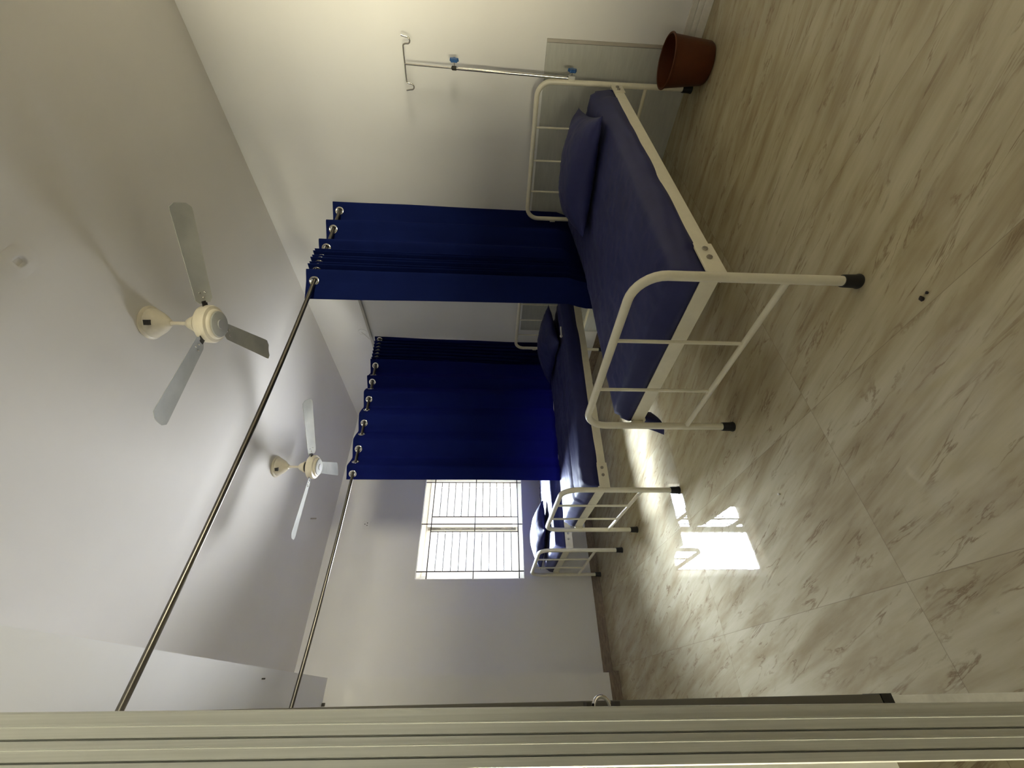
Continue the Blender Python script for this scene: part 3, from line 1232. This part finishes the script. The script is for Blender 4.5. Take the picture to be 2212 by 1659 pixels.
# ------------------------------------------------------------------ ceiling fans
def make_fan(name, label, loc, angles):
    root = thing(name, label, 'fan', loc, 0, 'three-bladed ceiling fans')
    bm = lathe(bm_new(), [(0, 0), (0.084, 0), (0.088, -0.006), (0.084, -0.013), (0.076, -0.016), (0.074, -0.024), (0.068, -0.040), (0.062, -0.046), (0.056, -0.060), (0.040, -0.080), (0.027, -0.090), (0.025, -0.096), (0.018, -0.104), (0.013, -0.105), (0, -0.105)], 36)
    can = obj('canopy', bm, M['fan_cream'], root, smooth='auto')
    bm = box(bm_new(), -0.006, -0.075, -0.050, 0.020, -0.058, -0.024)
    sl = obj('slot', bm, M['dark_slot'], can)
    sl.rotation_euler = (0, 0, math.radians(-50))
    obj('downrod', tube(bm_new(), [(0, 0, -0.10), (0, 0, -0.225)], 0.0095, 16), M['fan_cream'], root, smooth='auto')
    bm = lathe(bm_new(), [(0, -0.184), (0.017, -0.185), (0.024, -0.192), (0.033, -0.206), (0.035, -0.210), (0.035, -0.214), (0.046, -0.230), (0.048, -0.238), (0.044, -0.240), (0, -0.240)], 32)
    obj('lower_cup', bm, M['fan_cream'], root, smooth='auto')
    bm = lathe(bm_new(), [(0, -0.238), (0.042, -0.238), (0.045, -0.250), (0.050, -0.266), (0, -0.266)], 28)
    obj('neck', bm, M['dark_slot'], root, smooth='auto')
    bm = lathe(bm_new(), [(0, -0.264), (0.062, -0.265), (0.092, -0.274), (0.098, -0.284), (0.099, -0.316), (0.094, -0.326), (0.080, -0.331), (0.078, -0.338), (0.074, -0.344), (0.070, -0.346), (0, -0.348)], 40)
    mot = obj('motor_housing', bm, M['fan_cream'], root, smooth='auto')
    bm = lathe(bm_new(), [(0, -0.346), (0.068, -0.3465), (0.066, -0.352), (0.058, -0.355), (0.0, -0.357)], 36)
    obj('bottom_cap', bm, M['fan_blade'], mot, smooth='auto')
    bm = lathe(bm_new(), [(0, -0.355), (0.026, -0.3562), (0.024, -0.3600), (0, -0.3610)], 24)
    obj('cap_badge', bm, M['fan_cap'], mot, smooth='auto')
    for a in angles:
        n = 26
        bm = bm_new()
        up, lo = [], []
        zb = -0.297
        for i in range(n + 1):
            f = i / n
            r = 0.112 + (0.585 - 0.112) * f
            hw = (0.048 + 0.016 * f)
            cr_ = 0.03
            d_in, d_out = r - 0.112, 0.585 - r
            for dd, rad in ((d_in, 0.018), (d_out, cr_)):
                if dd < rad:
                    hw -= rad - math.sqrt(max(0, rad * rad - (rad - dd) ** 2))
            ru, rl_ = [], []
            for j in range(7):
                g = -1 + 2 * j / 6
                y = g * hw
                z = zb + y * math.tan(math.radians(-11)) * (1.15 - 0.3 * f) - 0.004 * (g * g)
                ru.append(bm.verts.new((r, y, z)))
                rl_.append(bm.verts.new((r, y, z - 0.0022)))
            up.append(ru)
            lo.append(rl_)
        for i in range(n):
            for j in range(6):
                bm.faces.new((up[i][j], up[i + 1][j], up[i + 1][j + 1], up[i][j + 1]))
                bm.faces.new((lo[i][j + 1], lo[i + 1][j + 1], lo[i + 1][j], lo[i][j]))
            bm.faces.new((up[i][0], lo[i][0], lo[i + 1][0], up[i + 1][0]))
            bm.faces.new((up[i + 1][6], lo[i + 1][6], lo[i][6], up[i][6]))
        for i in (0, n):
            for j in range(6):
                bm.faces.new((up[i][j], up[i][j + 1], lo[i][j + 1], lo[i][j]))
        bl = obj('blade', bm, M['fan_blade'], root, smooth='auto')
        bl.rotation_euler = (0, 0, math.radians(a))
        bm = box(bm_new(), 0.085, -0.020, -0.302, 0.122, 0.020, -0.2985)
        obj('blade_bracket', bm, M['dark_slot'], bl, bevel=0.001)
        for sx_, sy_ in ((0.165, -0.016), (0.165, 0.016), (0.140, 0.0)):
            z0 = -0.299 + sy_ * -0.19
            bm = lathe(bm_new(), [(0, -0.006), (0.0035, -0.005), (0.0048, -0.0015), (0.0048, 0.002)], 10, (sx_, sy_, z0))
            obj('screw', bm, M['chrome'], bl, smooth=True)
    return root


make_fan('ceiling_fan', 'cream ceiling fan nearest the camera, in front of the nearer curtain rod', (1.605, 1.594, HC), (-60.5, 61.0, 176.5))
make_fan('ceiling_fan', 'smaller looking cream ceiling fan farther away, beyond the nearer curtain rod', (1.600, 3.239, HC), (-51.0, 65.5, 179.0))


# ------------------------------------------------------------------ saline poles
def make_pole(name, label, loc, tilt):
    """origin at the socket on the head leg"""
    root = thing(name, label, 'drip pole', loc, 0, 'steel saline poles on the bed heads')
    root.rotation_euler = (tilt, 0, 0)
    obj('outer_tube', tube(bm_new(), [(0, 0, -0.02), (0, 0, 0.715)], 0.0088, 14), M['pole_steel'], root, smooth='auto')
    obj('inner_rod', tube(bm_new(), [(0, 0, 0.70), (0, 0, 0.995)], 0.0055, 12), M['pole_steel'], root, smooth='auto')
    bm = box(bm_new(), -0.012, -0.014, -0.022, 0.012, 0.014, 0.018)
    obj('clamp', bm, M['white_plastic'], root, bevel=0.003)
    bm = lathe(bm_new(), [(0, 0.693), (0.011, 0.693), (0.011, 0.718), (0.006, 0.722), (0, 0.722)], 16)
    obj('collar', bm, M['dark_slot'], root, smooth='auto')
    for zc in (0.0, 0.705):
        bm = tube(bm_new(), [(0, -0.010, zc), (0, -0.034, zc)], 0.004, 10)
        sc2 = obj('clamp_screw', bm, M['chrome'], root, smooth='auto')
        # lobed blue knob
        bm = bm_new()
        ra, rb = [], []
        for k in range(40):
            a = 2 * PI * k / 40
            r = 0.0245 + 0.0045 * math.cos(5 * a)
            ra.append(bm.verts.new((r * math.cos(a), -0.032, zc + r * math.sin(a))))
            rb.append(bm.verts.new((r * 0.9 * math.cos(a), -0.048, zc + r * 0.9 * math.sin(a))))
        for k in range(40):
            bm.faces.new((ra[k], ra[(k + 1) % 40], rb[(k + 1) % 40], rb[k]))
        bm.faces.new(ra)
        bm.faces.new(rb[::-1])
        kb = obj('knob', bm, M['blue_plastic'], sc2, bevel=0.002)
        kb['label'] = 'blue plastic knob'
    # hook bar: two hooks at the ends, dropping and turning up again
    z = 0.995

    def hook(s):
        pts = [(0, 0, z), (0, s * 0.040, z + 0.001), (0, s * 0.085, z)]
        pts += [(0, s * 0.092, z - 0.003), (0, s * 0.096, z - 0.012), (0, s * 0.097, z - 0.022)]
        pts += [tuple(p) for p in arc((0, s * 0.112, z - 0.026), 0.015, PI, 2 * PI, 8, (0, s, 0), (0, 0, 1))]
        pts += [(0, s * 0.129, z - 0.012), (0, s * 0.133, z + 0.006)]
        return pts
    pts = hook(-1)[::-1] + hook(1)[1:]
    obj('hook_bar', tube(bm_new(), pts, 0.0044, 10), M['pole_steel'], root, smooth='auto')
    return root




def head_leg(k):
    c, q = math.cos(BROT[k]), math.sin(BROT[k])
    return BX + L_BED * c + HW * q, BY[k] + L_BED * q - HW * c


h1, h2 = head_leg(0), head_leg(1)
p1 = make_pole('saline_pole', 'steel saline pole with blue knobs on the head of the bed nearest the camera', (h1[0], h1[1] - 0.022, 0.757), math.radians(1.5))
p2 = dup(p1, (h2[0], h2[1] - 0.022, 0.757), 'steel saline pole mostly hidden behind the nearer navy curtain, one hook showing')

# ------------------------------------------------------------------ grey sheet leaning behind the beds
wp = thing('wall_sheet', 'long grey laminate sheet standing against the wall behind the bed heads', 'sheet panel', (WX - 0.011, 0.655, 0.0))
bm = box(bm_new(), 0.002, 0.018, 0.0, 0.010, 2.40, 0.914)
obj('sheet', bm, M['panel'], wp, bevel=0.001)
bm = box(bm_new(), 0.0005, 0.0, 0.0, 0.010, 0.0165, 0.914)
e_ = obj('edge_strip', bm, M['panel_edge'], wp, bevel=0.001)
e_['label'] = 'paler strip along the upright edge of the sheet'

# ------------------------------------------------------------------ pail
pl = thing('pail', 'reddish brown plastic pail on the floor by the bed nearest the camera', 'pail', (2.885, 0.682, 0.0))
bm = lathe(bm_new(), [(0, 0.004), (0.082, 0.004), (0.088, 0.0), (0.097, 0.004), (0.104, 0.016), (0.114, 0.12), (0.124, 0.215), (0.128, 0.238), (0.124, 0.238), (0.110, 0.10), (0.098, 0.014), (0, 0.012)], 48)
obj('body', bm, M['pail'], pl, smooth='auto')
bm = torus(bm_new(), (0, 0, 0.240), (0, 0, 1), 0.1285, 0.0055, 56, 10)
obj('rim', bm, M['pail'], pl, smooth=True)

# ------------------------------------------------------------------ wall and ceiling fittings
ol = thing('power_outlet', 'small white three-hole power outlet high on the far wall', 'outlet', (1.640, YF, 2.600))
obj('cover_plate', box(bm_new(), -0.040, -0.009, -0.040, 0.040, 0.0, 0.040), M['wall'], ol, bevel=0.003)
for hx, hz in ((0.0, 0.018), (-0.013, -0.008), (0.013, -0.008)):
    bm = tube(bm_new(), [(hx, -0.0095, hz), (hx, -0.006, hz)], 0.0055, 12)
    obj('socket_hole', bm, M['dark_slot'], ol)

bt = thing('conduit_strip', 'thin pale conduit strip high on the wall above the middle bed', 'conduit', (WX, 2.65, 2.487))
obj('casing', box(bm_new(), -0.026, 0.0, -0.012, 0.0, 1.55, 0.012), M['conduit'], bt, bevel=0.003)
obj('end_stop', box(bm_new(), -0.030, -0.006, -0.014, 0.0, 0.012, 0.014), M['conduit'], bt, bevel=0.003)

rc_ = thing('round_cover', 'round white cover plate on the wall above the conduit strip', 'cover plate', (WX, 3.147, 2.566))
bm = bm_new()
torus(bm, (-0.003, 0, 0), (1, 0, 0), 0.040, 0.004, 32, 8)
obj('rim', bm, M['wall'], rc_, smooth=True)
bm = tube(bm_new(), [(-0.004, 0, 0), (0.0, 0, 0)], 0.038, 32)
obj('disc', bm, M['wall'], rc_)
obj('cord', tube(bm_new(), [(-0.006, 0.0, 0.01), (-0.010, 0.02, -0.012), (-0.006, 0.055, -0.028), (-0.006, 0.10, -0.050)], 0.003, 8), M['white_plastic'], rc_, smooth='auto')

hk = thing('ceiling_stub', 'short grey metal stub hanging from the ceiling beyond the farther fan', 'stub', (1.50, 4.18, HC))
obj('pin', tube(bm_new(), [(0, 0, 0), (0, 0, -0.055)], 0.007, 12), M['bolt'], hk, smooth='auto')

pp = bm_new()
ring_prev = None
vs = {}
for i in range(15):
    for j in range(15):
        u, v = -1 + i / 7, -1 + j / 7
        r = math.hypot(u, v)
        rr = min(1.0, r)
        z = -0.010 * (1 - rr ** 2) * (0.6 + 0.5 * noise.noise(Vector((u * 2, v * 2, 3)))) + (0.012 if r < 0.28 else 0)
        vs[(i, j)] = pp.verts.new((u * 0.075, v * 0.055, z if r < 1 else 0.0))
for i in range(14):
    for j in range(14):
        pp.faces.new((vs[(i, j)], vs[(i + 1, j)], vs[(i + 1, j + 1)], vs[(i, j + 1)]))
po = obj('plaster_patch', pp, M['ceiling'], None, smooth=True, loc=(1.346, 1.032, HC - 0.0005))
tag(po, 'rough plaster patch on the ceiling near the camera', 'plaster patch')

ck = tag(obj('pipe_clip', box(bm_new(), -0.012, -0.02, -0.012, 0.012, 0.0, 0.012), M['dark_slot'], None, bevel=0.002, loc=(0.020, YC, 2.600)),
         'small dark clip high on the pilaster, beside the partition post', 'clip')
nl = tag(obj('nail', tube(bm_new(), [(0, 0, 0), (0, 0, -0.020)], 0.004, 8), M['dark_slot'], None, loc=(0.150, 3.238, ZB)),
         'small dark nail in the underside of the beam', 'nail')

# crumbs on the floor


def crumb(name, label, x, y, sx_, sy_, sz, m, seed):
    bm = bm_new()
    bmesh.ops.create_icosphere(bm, subdivisions=2, radius=1.0)
    for v in bm.verts:
        k = 1 + 0.35 * noise.noise(v.co * 1.7 + Vector((seed, 0, 0)))
        v.co = Vector((v.co.x * sx_ * k, v.co.y * sy_ * k, max(0.0, (v.co.z + 0.6) * sz * k)))
    o = obj(name, bm, m, None, smooth=True, loc=(x, y, 0))
    return tag(o, label, 'crumb')


crumb('dirt_crumb', 'larger dark crumb on the floor in front of the nearest bed foot', 0.882, 0.711, 0.009, 0.006, 0.004, M['crumb'], 1)
crumb('dirt_crumb', 'smaller dark crumb on the floor in front of the nearest bed foot', 0.885, 0.692, 0.0045, 0.004, 0.003, M['crumb'], 2)
crumb('white_crumb', 'tiny white crumb on the floor beside the window reflection', 0.672, 1.587, 0.005, 0.004, 0.004, M['white_crumb'], 3)
